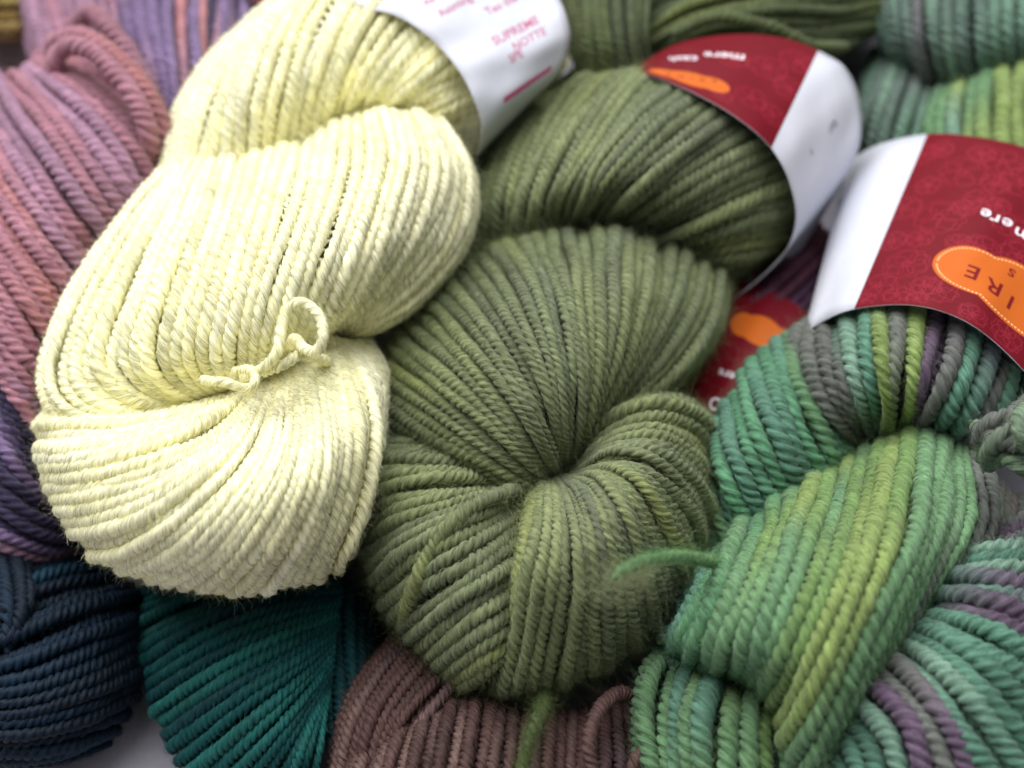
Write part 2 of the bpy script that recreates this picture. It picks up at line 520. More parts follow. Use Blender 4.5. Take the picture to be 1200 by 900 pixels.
# ------------------------------------------------------------------ paper bands
class Band:
    """paper band lofted between a lower and an upper edge given as (px,py,z); prints are mapped on in millimetres"""

    def __init__(self, root, lower, upper, dz=0.0, cut=None, bow=2.0, ns=64, nt=14, name="label_band"):
        lo, up = np.array(lower, float), np.array(upper, float)
        lo[:, 2] += dz; up[:, 2] += dz
        n = len(lo)
        q = np.linspace(0, n - 1, ns + 1)
        self.A, self.B = crom(lo, q), crom(up, q)
        self.ns, self.nt, self.bow, self.root = ns, nt, bow, root
        mid = self.pos(q * 0 + np.linspace(0, 1, ns + 1), np.full(ns + 1, 0.5), 0)
        self.arc = np.concatenate([[0], np.cumsum(np.linalg.norm(np.diff(mid, axis=0), axis=1))]) * 1e3
        g = np.linspace(0, 1, ns + 1)
        ss, tt = np.meshgrid(g, np.linspace(0, 1, nt + 1), indexing='ij')
        top = self.pos(ss.ravel(), tt.ravel(), 0)
        bot = self.pos(ss.ravel(), tt.ravel(), -0.16)
        V = np.concatenate([top, bot]) - np.array(root.location)
        b, m = nt + 1, len(top)
        F = []
        ci = None if cut is None else int(round(np.interp(cut, np.arange(n), np.linspace(0, ns, n))))
        self.cut_s = 0 if ci is None else ci / ns
        for i in range(ns):
            for j in range(nt):
                v = i * b + j
                F.append((v, v + 1, v + b + 1, v + b))
                v += m
                F.append((v, v + b, v + b + 1, v + 1))
        rim = [i * b for i in range(ns + 1)] + [ns * b + j for j in range(1, b)] + [i * b + nt for i in range(ns - 1, -1, -1)] + [j for j in range(nt - 1, 0, -1)]
        for x in range(len(rim)):
            p, q2 = rim[x], rim[(x + 1) % len(rim)]
            F.append((p, q2, q2 + m, p + m))
        self.me = mesh_np(name, V, np.array(F))
        self.o = bpy.data.objects.new(name, self.me)
        COL.objects.link(self.o); self.o.parent = root
        self.me.materials.append(PAPER_WHITE)

    def pos(self, s, t, off):
        """s,t in 0..1 -> metres; off in mm along the outward normal"""
        def at(s, t):
            q = np.clip(s, 0, 1) * self.ns
            i = np.clip(q.astype(int), 0, self.ns - 1); f = (q - i)[:, None]
            a = self.A[i] * (1 - f) + self.A[i + 1] * f
            b = self.B[i] * (1 - f) + self.B[i + 1] * f
            p = a * (1 - t[:, None]) + b * t[:, None]
            p[:, 2] += self.bow * 4 * t * (1 - t) + 0.35 * np.sin(s * 23 + t * 3.1 + self.ns) * np.sin(t * 5 + s * 9) + 0.2 * np.sin(s * 47 - t * 6)
            return P(p[:, 0], p[:, 1], p[:, 2])
        s, t = np.asarray(s, float), np.asarray(t, float)
        c = at(s, t)
        if not np.any(off):
            return c
        e = 0.012
        du = at(np.minimum(s + e, 1), t) - at(np.maximum(s - e, 0), t)
        dv = at(s, t + e) - at(s, t - e)
        nn = np.cross(du, dv)
        nn /= np.linalg.norm(nn, axis=1)[:, None] + 1e-15
        v = CAM - c
        sgn = getattr(self, "sgn", None)
        if sgn is None:
            sgn = self.sgn = 1.0 if (nn * v).sum(1).mean() > 0 else -1.0
        return c + nn * sgn * np.broadcast_to(np.asarray(off, float), s.shape)[:, None] * 1e-3

    def mm(self, a, b, off):
        """a mm along the band from the cut, b 0..1 across -> metres"""
        a0 = np.interp(self.cut_s, np.linspace(0, 1, self.ns + 1), self.arc)
        s = np.interp(np.asarray(a, float) + a0, self.arc, np.linspace(0, 1, self.ns + 1))
        return self.pos(s, np.asarray(b, float), off)

    def find(self, px, py):
        """(s, t) of the band point that the photo shows at a pixel"""
        g, h = np.meshgrid(np.linspace(0, 1, 301), np.linspace(0, 1, 101), indexing='ij')
        q = g * self.ns
        i = np.clip(q.astype(int), 0, self.ns - 1); f = (q - i)[..., None]
        a = self.A[i] * (1 - f) + self.A[i + 1] * f
        b = self.B[i] * (1 - f) + self.B[i + 1] * f
        p = a * (1 - h[..., None]) + b * h[..., None]
        k = np.argmin((p[..., 0] - px) ** 2 + (p[..., 1] - py) ** 2)
        return g.ravel()[k], h.ravel()[k]

    def place(self, px, py, rot=0.0, sx=1.0, sy=1.0):
        """fn for poly(): flat millimetres around the band point at a pixel, turned by rot degrees"""
        s0, t0 = self.find(px, py)
        a0 = np.interp(s0, np.linspace(0, 1, self.ns + 1), self.arc) - np.interp(self.cut_s, np.linspace(0, 1, self.ns + 1), self.arc)
        e = self.pos(np.array([s0, s0]), np.array([0.0, 1.0]), 0)
        wd = np.linalg.norm(e[1] - e[0]) * 1e3
        c, s = math.cos(math.radians(rot)), math.sin(math.radians(rot))

        def fn(x, y):
            x, y = x * sx, y * sy
            return a0 + c * x - s * y, t0 + (s * x + c * y) / wd
        return fn

    def sheet(self, s0, s1, t0, t1, mat, off, name, n=48, m=14):
        n, m = int(round((s1 - s0) * self.ns)), self.nt
        ss, tt = np.meshgrid(np.linspace(s0, s1, n + 1), np.linspace(t0, t1, m + 1), indexing='ij')
        V = self.pos(ss.ravel(), tt.ravel(), off) - np.array(self.root.location)
        b = m + 1
        F = np.array([(i * b + j, i * b + j + 1, (i + 1) * b + j + 1, (i + 1) * b + j) for i in range(n) for j in range(m)])
        o = bpy.data.objects.new(name, mesh_np(name, V, F))
        COL.objects.link(o); o.parent = self.o
        o.data.materials.append(mat)
        return o

    def poly(self, bm, mat, off, name, fn):
        """map a flat bmesh by fn(x,y)->(a_mm, t)"""
        bmesh.ops.triangulate(bm, faces=bm.faces[:])
        for _ in range(4):
            long = [e for e in bm.edges if e.calc_length() > 0.9]
            if not long:
                break
            bmesh.ops.subdivide_edges(bm, edges=long, cuts=1)
            bmesh.ops.triangulate(bm, faces=bm.faces[:])
        xy = np.array([v.co[:2] for v in bm.verts])
        a, t = fn(xy[:, 0], xy[:, 1])
        V = self.mm(a, t, off) - np.array(self.root.location)
        for v, p in zip(bm.verts, V):
            v.co = p
        me = bpy.data.meshes.new(name)
        bm.to_mesh(me); bm.free()
        me.polygons.foreach_set("use_smooth", np.ones(len(me.polygons), bool))
        o = bpy.data.objects.new(name, me)
        COL.objects.link(o); o.parent = self.o
        me.materials.append(mat)
        return o


def text_bm(body, size, bold=0.0):
    cu = bpy.data.curves.new("lettering", 'FONT')
    cu.body, cu.size, cu.align_x = body, size, 'CENTER'
    cu.resolution_u = 3
    cu.offset = bold
    o = bpy.data.objects.new("lettering", cu)
    COL.objects.link(o)
    dg = bpy.context.evaluated_depsgraph_get()
    me = bpy.data.meshes.new_from_object(o.evaluated_get(dg))
    bm = bmesh.new(); bm.from_mesh(me)
    bpy.data.objects.remove(o); bpy.data.meshes.remove(me); bpy.data.curves.remove(cu)
    return bm


def outline_bm(pts):
    bm = bmesh.new()
    bm.faces.new([bm.verts.new((x, y, 0)) for x, y in pts])
    return bm


def ribbon_bm(lines, w):
    """thin flat strips along polylines [(pts, closed)]"""
    bm = bmesh.new()
    for pts, closed in lines:
        p = np.array(pts, float)
        nx = np.roll(p, -1, 0) - np.roll(p, 1, 0) if closed else np.gradient(p, axis=0)
        nx /= np.linalg.norm(nx, axis=1)[:, None] + 1e-9
        nr = np.stack([-nx[:, 1], nx[:, 0]], 1) * w / 2
        a = [bm.verts.new((*v, 0)) for v in p + nr]
        b = [bm.verts.new((*v, 0)) for v in p - nr]
        k = len(p)
        for i in range(k if closed else k - 1):
            j = (i + 1) % k
            bm.faces.new((a[i], a[j], b[j], b[i]))
    return bm


# ------------------------------------------------------------------ table
def build_table():
    m, nt, b = nodes_of("table_cloth")
    N, Lk = nt.nodes, nt.links
    tc = N.new("ShaderNodeTexCoord")
    w = N.new("ShaderNodeTexNoise"); w.inputs["Scale"].default_value = 900; w.inputs["Detail"].default_value = 4
    Lk.new(tc.outputs["Object"], w.inputs["Vector"])
    r = N.new("ShaderNodeMapRange"); r.inputs[3].default_value, r.inputs[4].default_value = 0.85, 1.1
    Lk.new(w.outputs["Fac"], r.inputs[0])
    s = N.new("ShaderNodeVectorMath"); s.operation = 'SCALE'
    s.inputs[0].default_value = tuple(lin((188, 184, 196)))
    Lk.new(r.outputs[0], s.inputs["Scale"]); Lk.new(s.outputs[0], b.inputs["Base Color"])
    b.inputs["Roughness"].default_value = 0.7
    bm = bmesh.new()
    bmesh.ops.create_grid(bm, x_segments=24, y_segments=24, size=0.7)
    for v in bm.verts:
        v.co.z = -0.0006 + 0.0005 * math.sin(v.co.x * 31) * math.sin(v.co.y * 27 + 1)
    me = bpy.data.meshes.new("table_surface"); bm.to_mesh(me); bm.free()
    o = link("table_surface", me, None, m)
    o["kind"], o["label"], o["category"] = "structure", "pale grey table top under the heap of yarn", "table"


build_table()

# ------------------------------------------------------------------ cream skein
def mixpal(*stops):
    """palette that changes across a bundle: stops (u, [(colour, weight), ...])"""
    us = [s[0] for s in stops]

    def f(u):
        j = int(np.searchsorted(us, u))
        if j == 0 or j == len(us):
            return stops[min(j, len(us) - 1)][1]
        w = (u - us[j - 1]) / (us[j] - us[j - 1])
        A, B = stops[j - 1][1], stops[j][1]
        ta, tb = sum(x[1] for x in A), sum(x[1] for x in B)
        return [(c, v / ta * (1 - w)) for c, v in A] + [(c, v / tb * w) for c, v in B]
    return f


Y_CREAM = yarn_material("cream_wool", sheen=0.1, bump=0.35, glow=0.15, rough=0.7, spec=0.25)
cream = Skein("pale cream yellow yarn skein with white paper band and small tied loop on its twist", 3.55, Y_CREAM, (300, 430, 20), fuzz=0.7, lead=6.4, vary=0.05, valley=0.75, fuzz_len=0.75)
cream.pal = [((253, 250, 208), 3), ((253, 249, 202), 2), ((254, 251, 215), 2)]
CZ = 14
cream.lobe([  # section next to the band
    [(225, 215, 14), (250, 135, 14), (300, 65, 14), (370, 5, 14), (420, -30, 14)],
    [(188, 204, 38), (205, 135, 36), (250, 70, 36), (315, 15, 36), (380, -30, 36)],
    [(230, 196, 43), (245, 120, 50), (285, 50, 52), (345, -5, 52), (400, -40, 50)],
    [(290, 182, 43), (300, 110, 56), (325, 40, 60), (365, -15, 60), (420, -50, 58)],
    [(335, 170, 42), (350, 100, 56), (375, 30, 62), (410, -20, 62), (450, -50, 60)],
    [(375, 158, 40), (395, 95, 54), (425, 35, 62), (460, -10, 63), (500, -40, 62)],
    [(405, 150, 37), (435, 105, 52), (475, 55, 60), (510, 15, 62), (550, -20, 60)],
    [(430, 146, 36), (465, 118, 48), (510, 85, 56), (550, 50, 58), (610, 0, 56)],
    [(455, 148, 35), (490, 135, 44), (530, 118, 50), (575, 95, 46), (650, 40, 42)],
    [(490, 158, 28), (520, 155, 38), (550, 148, 40), (590, 125, 34), (660, 70, 28)],
    [(520, 185, 22), (545, 180, 30), (562, 165, 28), (600, 135, 20), (650, 80, 16)],
    [(515, 185, 8), (540, 175, 10), (560, 160, 10), (600, 120, 10), (670, 60, 8)],
], dz=CZ, under=0.42, drop=0.03, jit=0.9, dens=1.06)
cream.lobe([  # middle bundle
    [(215, 205, 26), (165, 270, 24), (115, 350, 22), (90, 430, 24), (115, 480, 30)],
    [(192, 205, 44), (140, 262, 46), (85, 345, 46), (56, 425, 44), (54, 462, 45), (74, 486, 46), (122, 493, 45), (182, 488, 41)],
    [(225, 193, 43), (190, 260, 58), (150, 345, 60), (125, 415, 56), (140, 450, 52), (172, 470, 48), (212, 477, 44), (240, 470, 40)],
    [(275, 182, 42), (255, 250, 66), (225, 340, 68), (208, 410, 62), (220, 442, 54), (243, 460, 48), (268, 461, 40)],
    [(340, 170, 42), (322, 230, 70), (295, 320, 73), (275, 395, 66), (278, 438, 54), (287, 452, 42)],
    [(405, 145, 48), (400, 210, 70), (370, 300, 73), (340, 380, 64), (325, 420, 52), (320, 438, 40)],
    [(455, 133, 50), (465, 190, 68), (440, 275, 70), (405, 350, 60), (375, 390, 48), (352, 414, 34)],
    [(495, 137, 50), (520, 195, 60), (500, 270, 60), (455, 335, 52), (410, 375, 44), (377, 398, 34)],
    [(520, 152, 46), (552, 215, 44), (540, 285, 44), (490, 350, 42), (440, 384, 40), (398, 397, 32)],
    [(500, 165, 28), (530, 225, 26), (515, 290, 24), (470, 345, 24), (430, 378, 26), (398, 392, 26)],
], dz=CZ, w0=True, under=0.42, drop=0.03, jit=0.9, dens=1.06)
cream.lobe([  # end loop
    [(305, 440, 30), (235, 462, 32), (150, 474, 32), (90, 474, 30), (65, 472, 26)],
    [(305, 448, 40), (230, 478, 48), (150, 494, 49), (85, 495, 46), (55, 491, 38)],
    [(303, 447, 43), (235, 492, 56), (150, 517, 58), (90, 525, 54), (53, 522, 40)],
    [(308, 448, 45), (250, 510, 64), (165, 548, 64), (95, 562, 54), (57, 562, 40)],
    [(316, 445, 46), (270, 525, 68), (190, 585, 66), (120, 610, 54), (84, 612, 40)],
    [(327, 438, 46), (295, 535, 70), (225, 615, 66), (165, 650, 52), (132, 652, 40)],
    [(341, 428, 46), (325, 540, 71), (270, 625, 66), (222, 668, 52), (197, 678, 40)],
    [(357, 416, 46), (355, 540, 70), (315, 630, 64), (280, 677, 50), (264, 688, 40)],
    [(374, 404, 45), (385, 530, 66), (360, 620, 60), (332, 672, 48), (320, 686, 40)],
    [(391, 398, 43), (412, 510, 60), (397, 600, 54), (375, 655, 46), (367, 676, 38)],
    [(410, 402, 38), (440, 450, 48), (438, 520, 48), (420, 600, 44), (403, 650, 38)],
    [(430, 398, 34), (450, 440, 36), (446, 510, 34), (430, 580, 32), (410, 635, 30)],
    [(430, 405, 20), (435, 445, 18), (430, 520, 16), (415, 590, 16), (395, 640, 16)],
], dz=CZ, w1=True, under=0.42, jit=0.9, drop=0.03, dens=1.02)
cream.free([(238, 446, 82), (262, 448, 85), (290, 455, 84), (300, 444, 84), (292, 434, 80), (275, 436, 74)], d=2.3)
cream.free([(285, 442, 76), (308, 432, 84), (324, 414, 88), (330, 385, 90), (338, 362, 92), (356, 355, 94), (374, 370, 94), (379, 395, 93), (370, 412, 90), (356, 408, 88), (346, 397, 82), (340, 405, 74)], d=2.4)
cream.free([(308, 436, 80), (330, 428, 85), (350, 416, 84), (368, 418, 76), (385, 425, 64)], d=2.4)
band = Band(cream.root, [
    (330, -45, 52), (375, -18, 58), (424, 8, 62), (455, 15, 63), (484, 29, 63), (515, 55, 61), (540, 86, 59), (556, 118, 55), (565, 152, 48), (558, 184, 34), (540, 195, 16)],
    [(480, -220, 48), (520, -170, 54), (560, -120, 58), (595, -85, 59), (625, -50, 58), (650, -12, 55), (664, 20, 55), (668, 48, 52), (657, 82, 46), (632, 112, 34), (610, 135, 16)], dz=CZ + 3.2, bow=0.5)


for body, x, y, sz in (("Ax", 506, 3, 3.0), ("Aximing", 536, 10, 3.2), ("Tao the", 590, 8, 3.2), ("SUPREME", 607, 40, 3.6), ("NOTTE", 622, 50, 3.2), ("SPE", 606, 70, 3.0)):
    band.poly(text_bm(body, sz, 0.03), INK_PINK, 0.05, "printed_word", band.place(x, y, 90))
bar = band.place(618, 97, 90)
band.poly(outline_bm([(-8.5, -0.9), (8.5, -0.9), (8.5, 0.5), (-8.5, 0.5)]), INK_PINK, 0.05, "printed_bar", bar)
cream.finish()

def flower_lines(cx, cy, R, rng):
    L = []
    n = int(rng.integers(5, 7))
    a0 = rng.random() * 6.28
    for k in range(n):
        a = a0 + k * 2 * math.pi / n
        pc = (cx + 0.55 * R * math.cos(a), cy + 0.55 * R * math.sin(a))
        r = R * rng.uniform(0.36, 0.5)
        q = np.linspace(0, 6.28, 22)[:-1]
        ph = rng.random() * 6.28
        L.append(([(pc[0] + r * (1 + 0.13 * math.cos(4 * t + ph)) * math.cos(t), pc[1] + r * (1 + 0.13 * math.cos(4 * t + ph)) * math.sin(t)) for t in q], True))
    q = np.linspace(0, 6.28, 12)[:-1]
    L.append(([(cx + R * .2 * math.cos(t), cy + R * .2 * math.sin(t)) for t in q], True))
    q = np.linspace(0, 6.28, 60)[:-1]
    L.append(([(cx + R * (1.08 + .07 * math.cos(n * 2 * t)) * math.cos(t), cy + R * (1.08 + .07 * math.cos(n * 2 * t)) * math.sin(t)) for t in q], True))
    return L


# ------------------------------------------------------------------ olive skein
Y_OLIVE = yarn_material("olive_wool", sheen=0.30, bump=0.5)
olive = Skein("olive green yarn skein with maroon and white paper band, coiled into a rosette", 3.4, Y_OLIVE, (650, 480, 10), fuzz=1.9, fuzz_len=1.25, vary=0.42)
olive.pal = [((108, 117, 88), 1.5), ((121, 131, 93), 4), ((132, 142, 96), 3), ((144, 152, 94), 1)]
OZ = 6
olive.lobe([  # section next to the band
    [(575, 320, 8), (565, 250, 8), (585, 185, 8), (650, 120, 8), (720, 70, 8)],
    [(548, 312, 28), (552, 240, 32), (566, 180, 32), (585, 155, 26), (620, 140, 10)],
    [(580, 307, 30), (585, 235, 44), (607, 165, 46), (645, 115, 40), (675, 105, 26), (700, 100, 10)],
    [(615, 299, 30), (625, 230, 52), (656, 155, 55), (700, 98, 48), (735, 88, 32), (760, 84, 14)],
    [(645, 289, 28), (668, 220, 56), (715, 145, 60), (758, 96, 53), (795, 82, 36), (830, 70, 18)],
    [(665, 282, 27), (705, 215, 58), (765, 150, 63), (815, 112, 56), (860, 75, 42)],
    [(685, 278, 26), (740, 220, 57), (810, 165, 62), (855, 132, 56), (905, 90, 42)],
    [(705, 277, 25), (770, 230, 54), (845, 185, 58), (893, 160, 53), (935, 120, 40)],
    [(725, 282, 24), (795, 248, 48), (870, 212, 52), (918, 193, 46), (960, 155, 34)],
    [(745, 288, 22), (815, 268, 42), (885, 243, 45), (928, 228, 38), (970, 190, 26)],
    [(765, 296, 20), (830, 285, 36), (888, 272, 38), (926, 258, 30), (960, 225, 18)],
    [(790, 304, 16), (845, 305, 28), (885, 300, 26), (915, 285, 18), (945, 255, 10)],
    [(780, 304, 4), (840, 300, 4), (880, 290, 4), (910, 270, 4), (940, 245, 2)],
], dz=OZ)
olive.lobe([  # upper part of the rosette
    [(440, 485, 28), (490, 515, 38), (560, 552, 42), (610, 575, 38), (640, 580, 26)],
    [(435, 472, 36), (490, 502, 48), (560, 542, 52), (610, 568, 48), (640, 572, 38)],
    [(452, 430, 38), (510, 470, 54), (575, 520, 56), (620, 555, 50), (645, 566, 38)],
    [(478, 385, 40), (530, 430, 60), (590, 490, 62), (630, 540, 53), (650, 560, 38)],
    [(510, 350, 42), (560, 400, 64), (610, 470, 65), (640, 530, 54), (655, 556, 38)],
    [(555, 312, 44), (595, 365, 66), (635, 440, 67), (652, 510, 56), (660, 552, 38)],
    [(605, 288, 46), (635, 345, 67), (658, 430, 68), (665, 505, 56), (664, 550, 38)],
    [(660, 280, 46), (675, 340, 66), (683, 425, 66), (676, 500, 55), (668, 548, 38)],
    [(715, 280, 46), (718, 340, 62), (710, 420, 62), (690, 495, 53), (671, 547, 37)],
    [(765, 292, 42), (760, 345, 54), (740, 415, 56), (705, 485, 50), (675, 545, 36)],
    [(812, 310, 36), (800, 355, 44), (768, 415, 48), (722, 475, 46), (680, 542, 35)],
    [(845, 335, 28), (835, 385, 32), (795, 435, 36), (740, 472, 36), (690, 532, 20)],
    [(830, 340, 10), (815, 390, 10), (780, 440, 14), (735, 480, 16), (695, 535, 12)],
], dz=OZ, w0=True)
olive.lobe([  # left side of the rosette
    [(600, 552, 28), (520, 530, 40), (455, 520, 40), (432, 525, 28)],
    [(600, 560, 36), (520, 545, 50), (455, 545, 48), (428, 555, 32)],
    [(605, 570, 38), (530, 575, 54), (460, 590, 50), (428, 610, 32)],
    [(610, 580, 40), (540, 605, 56), (475, 635, 50), (437, 665, 32)],
    [(618, 600, 42), (555, 640, 57), (495, 675, 50), (455, 710, 32)],
    [(622, 640, 42), (565, 680, 56), (515, 715, 48), (480, 745, 32)],
    [(620, 690, 42), (575, 725, 52), (535, 755, 44), (510, 775, 32)],
    [(612, 745, 38), (580, 770, 44), (555, 790, 38), (540, 800, 28)],
    [(605, 780, 26), (580, 785, 28), (560, 792, 24), (545, 795, 16)],
], dz=OZ, w1=True)
olive.lobe([  # right and lower side of the rosette
    [(668, 552, 16), (695, 512, 28), (745, 480, 30), (800, 482, 26), (820, 500, 18)],
    [(668, 552, 37), (700, 505, 42), (750, 472, 46), (800, 472, 40), (825, 490, 30)],
    [(669, 555, 39), (710, 518, 50), (765, 500, 54), (810, 515, 44), (828, 540, 32)],
    [(670, 557, 40), (715, 535, 56), (765, 535, 60), (808, 570, 48), (825, 605, 34)],
    [(668, 559, 41), (712, 550, 60), (752, 575, 64), (790, 640, 52), (800, 680, 36)],
    [(664, 560, 42), (700, 565, 62), (728, 610, 66), (750, 690, 52), (755, 740, 34)],
    [(658, 560, 42), (682, 580, 62), (698, 640, 66), (702, 730, 50), (700, 780, 34)],
    [(650, 562, 42), (662, 595, 60), (664, 660, 65), (652, 750, 48), (640, 795, 34)],
    [(638, 564, 42), (634, 600, 60), (622, 665, 64), (605, 760, 46), (592, 808, 34)],
    [(625, 572, 28), (622, 605, 48), (610, 670, 52), (595, 755, 36), (585, 800, 24)],
], dz=OZ, w1=True)
olive.free([(625, 575, 40), (600, 575, 56), (565, 587, 64), (530, 612, 65), (503, 648, 60), (485, 690, 54), (475, 728, 40), (485, 740, 20)])
olive.free([(640, 800, 26), (634, 830, 46), (622, 860, 52), (612, 905, 50), (608, 940, 46)], d=2.2, pal=[((94, 112, 58), 1), ((80, 94, 52), 1)], L=12, fuzz=5)
band = Band(olive.root, [
    (690, 125, 12), (722, 100, 36), (752, 87, 51), (800, 103, 59), (850, 129, 62), (888, 157, 61), (910, 182, 58), (926, 215, 52), (933, 255, 43), (922, 293, 33), (890, 328, 23), (850, 357, 13)],
    [(715, 115, 8), (738, 86, 32), (768, 64, 43), (805, 48, 47), (865, 40, 50), (925, 46, 50), (972, 66, 49), (994, 84, 47), (1008, 120, 43), (1006, 175, 36), (972, 240, 20), (935, 300, 12)], dz=OZ + 3.0, cut=5.75, bow=1.0)
band.sheet(0.0, band.cut_s, 0, 1, PAPER_RED, 0.04, "maroon_print")


def cartouche(w, h, n=40):
    """long plaque: a tall rounded middle with a smaller rounded shoulder at each end"""
    x = -np.cos(np.linspace(0, math.pi, n)) * w
    mid = h * np.sqrt(np.clip(1 - (x / (0.60 * w)) ** 2, 0, 1))
    end = 0.80 * h * np.sqrt(np.clip(1 - ((np.abs(x) - 0.56 * w) / (0.44 * w)) ** 2, 0, 1))
    y = np.maximum(mid, end)
    return list(zip(x, y)) + [(a, -b) for a, b in list(zip(x, y))[-2:0:-1]]


f = band.place(808, 92, 8)
band.poly(outline_bm(cartouche(12.0, 4.0)), INK_ORANGE, 0.08, "cartouche", f)
for ch, x in (("E", 838), ("R", 824), ("I", 812), ("H", 798), ("S", 784)):
    band.poly(text_bm(ch, 2.4, 0.03), INK_DARK, 0.11, "printed_letter", band.place(x, 87 + (x - 784) * 0.12, 180))
band.poly(text_bm("mere", 5.0, 0.06), INK_WHITE, 0.08, "printed_word", band.place(848, 62, 180))
band.poly(text_bm("cash", 5.0, 0.06), INK_WHITE, 0.08, "printed_word", band.place(800, 66, 180))
band.poly(text_bm("100g", 2.6), INK_GREY, 0.05, "printed_word", band.place(977, 152, 90))
band.poly(text_bm("4", 2.6), INK_GREY, 0.05, "printed_word", band.place(952, 183, 90))
fo = np.random.default_rng(4)


def before(fn):
    def g(x, y):
        a, t = fn(x, y)
        return np.minimum(a, -0.25), np.clip(t, 0.015, 0.985)
    return g


for cx, cy, R in ((900, 80, 4.5), (935, 72, 4.0), (880, 115, 4.2), (905, 135, 3.6), (860, 70, 3.4), (925, 105, 4.0), (955, 80, 3.0), (845, 110, 3.2)):
    band.poly(ribbon_bm(flower_lines(0, 0, R, fo), 0.22), INK_LINE, 0.07, "flower_outline", before(band.place(cx, cy)))
olive.finish()

# ------------------------------------------------------------------ variegated green skein
Y_GREEN = yarn_material("green_variegated_wool", sheen=0.25, bump=0.5)
green = Skein("thick variegated green, lime and purple yarn skein under a maroon band with orange cartouche", 4.4, Y_GREEN, (1010, 600, 10), fuzz=1.5, fuzz_len=1.15, vary=0.4)
TEAL, GRN, LIME, GREY, PURP, MINT, BRN = (92, 138, 116), (108, 148, 104), (138, 160, 90), (106, 110, 103), (102, 82, 104), (122, 156, 136), (112, 105, 96)
green.pal = [(TEAL, 2), (GRN, 2), (LIME, 1)]
GZ = -10
green.lobe([  # dark section by the band
    [(965, 395, 30), (985, 450, 28), (1020, 520, 28)],
    [(965, 365, 40), (943, 402, 52), (948, 440, 56), (975, 495, 54), (1010, 532, 40)],
    [(985, 335, 52), (985, 400, 67), (1000, 465, 66), (1022, 532, 40)],
    [(1020, 330, 58), (1022, 390, 74), (1030, 460, 70), (1036, 532, 40)],
    [(1060, 325, 62), (1060, 390, 77), (1055, 460, 72), (1045, 532, 40)],
    [(1100, 330, 64), (1097, 400, 78), (1080, 470, 72), (1060, 527, 40)],
    [(1140, 345, 64), (1135, 410, 76), (1110, 480, 70), (1080, 527, 40)],
    [(1180, 370, 62), (1172, 430, 72), (1145, 495, 66), (1110, 527, 40)],
    [(1215, 395, 60), (1205, 450, 68), (1180, 505, 60), (1140, 537, 38)],
    [(1260, 430, 64), (1245, 480, 60), (1215, 530, 54), (1170, 552, 36)],
], dz=GZ, L=45, pal=mixpal((0.05, [(GREY, 1)]), (0.15, [(GREY, 3), (BRN, 1)]), (0.3, [(MINT, 1), (TEAL, 2), (GREY, 2)]), (0.42, [(MINT, 1), (LIME, 2), (GREY, 2)]),
                           (0.55, [(LIME, 1), (PURP, 2.2), (GREY, 2)]), (0.7, [(TEAL, 2), (PURP, 1), (GREY, 2)]), (0.85, [(GRN, 1), (TEAL, 2), (GREY, 2)])))
green.lobe([  # left green section
    [(950, 392, 40), (962, 440, 44), (990, 505, 40), (1010, 542, 28)],
    [(945, 388, 50), (955, 440, 54), (985, 505, 50), (1005, 545, 46)],
    [(925, 400, 52), (935, 455, 60), (960, 520, 56), (980, 556, 49)],
    [(900, 420, 52), (912, 475, 62), (935, 535, 58), (955, 572, 50)],
    [(875, 445, 52), (888, 500, 62), (910, 555, 58), (930, 590, 50)],
    [(852, 480, 50), (865, 530, 60), (885, 580, 56), (905, 612, 50)],
    [(838, 515, 48), (845, 560, 56), (862, 605, 52), (880, 638, 48)],
    [(829, 555, 44), (832, 595, 48), (842, 630, 46), (855, 658, 44)],
    [(840, 560, 22), (845, 600, 22), (860, 640, 22), (870, 660, 20)],
], dz=GZ, w0=True, pal=[(TEAL, 2), ((90, 144, 108), 3), (GRN, 1)])
green.lobe([  # big middle bundle
    [(885, 635, 40), (855, 695, 36), (820, 745, 36), (812, 762, 34)],
    [(850, 640, 46), (825, 690, 66), (800, 735, 66), (795, 755, 58)],
    [(880, 612, 48), (855, 675, 78), (825, 745, 78), (815, 768, 62)],
    [(920, 583, 50), (895, 660, 84), (860, 750, 84), (848, 782, 64)],
    [(965, 558, 51), (935, 650, 88), (897, 750, 88), (880, 790, 66)],
    [(1005, 540, 52), (975, 650, 90), (930, 760, 90), (905, 815, 70)],
    [(1040, 526, 56), (1012, 640, 91), (960, 765, 91), (922, 850, 72)],
    [(1070, 517, 62), (1048, 635, 90), (990, 770, 90), (938, 885, 72)],
    [(1100, 515, 62), (1085, 625, 86), (1020, 765, 86), (955, 900, 70)],
    [(1122, 525, 60), (1115, 615, 80), (1050, 740, 78), (975, 870, 64)],
    [(1142, 545, 60), (1140, 620, 70), (1080, 700, 70), (1000, 810, 56)],
    [(1165, 565, 54), (1160, 625, 60), (1110, 680, 60), (1030, 770, 46)],
    [(1190, 590, 48), (1180, 630, 52), (1135, 668, 50), (1060, 735, 38)],
    [(1225, 600, 40), (1210, 640, 42), (1160, 668, 40), (1080, 735, 30)],
], dz=GZ, w0=True, w1=True, wp=0.12, wz=14, pal=mixpal((0.0, [(TEAL, 2), (GRN, 1)]), (0.2, [((94, 144, 102), 3), (GRN, 2)]), (0.36, [(GRN, 2), ((116, 148, 84), 2), (LIME, 1)]), (0.48, [(LIME, 3), ((116, 148, 84), 2)]),
                                  (0.58, [(LIME, 1), (GRN, 3)]), (0.70, [(GRN, 3), (GREY, 1)]), (0.85, [(GREY, 2), (BRN, 1), (GRN, 1)]), (1.0, [(GREY, 1), (BRN, 2)])))
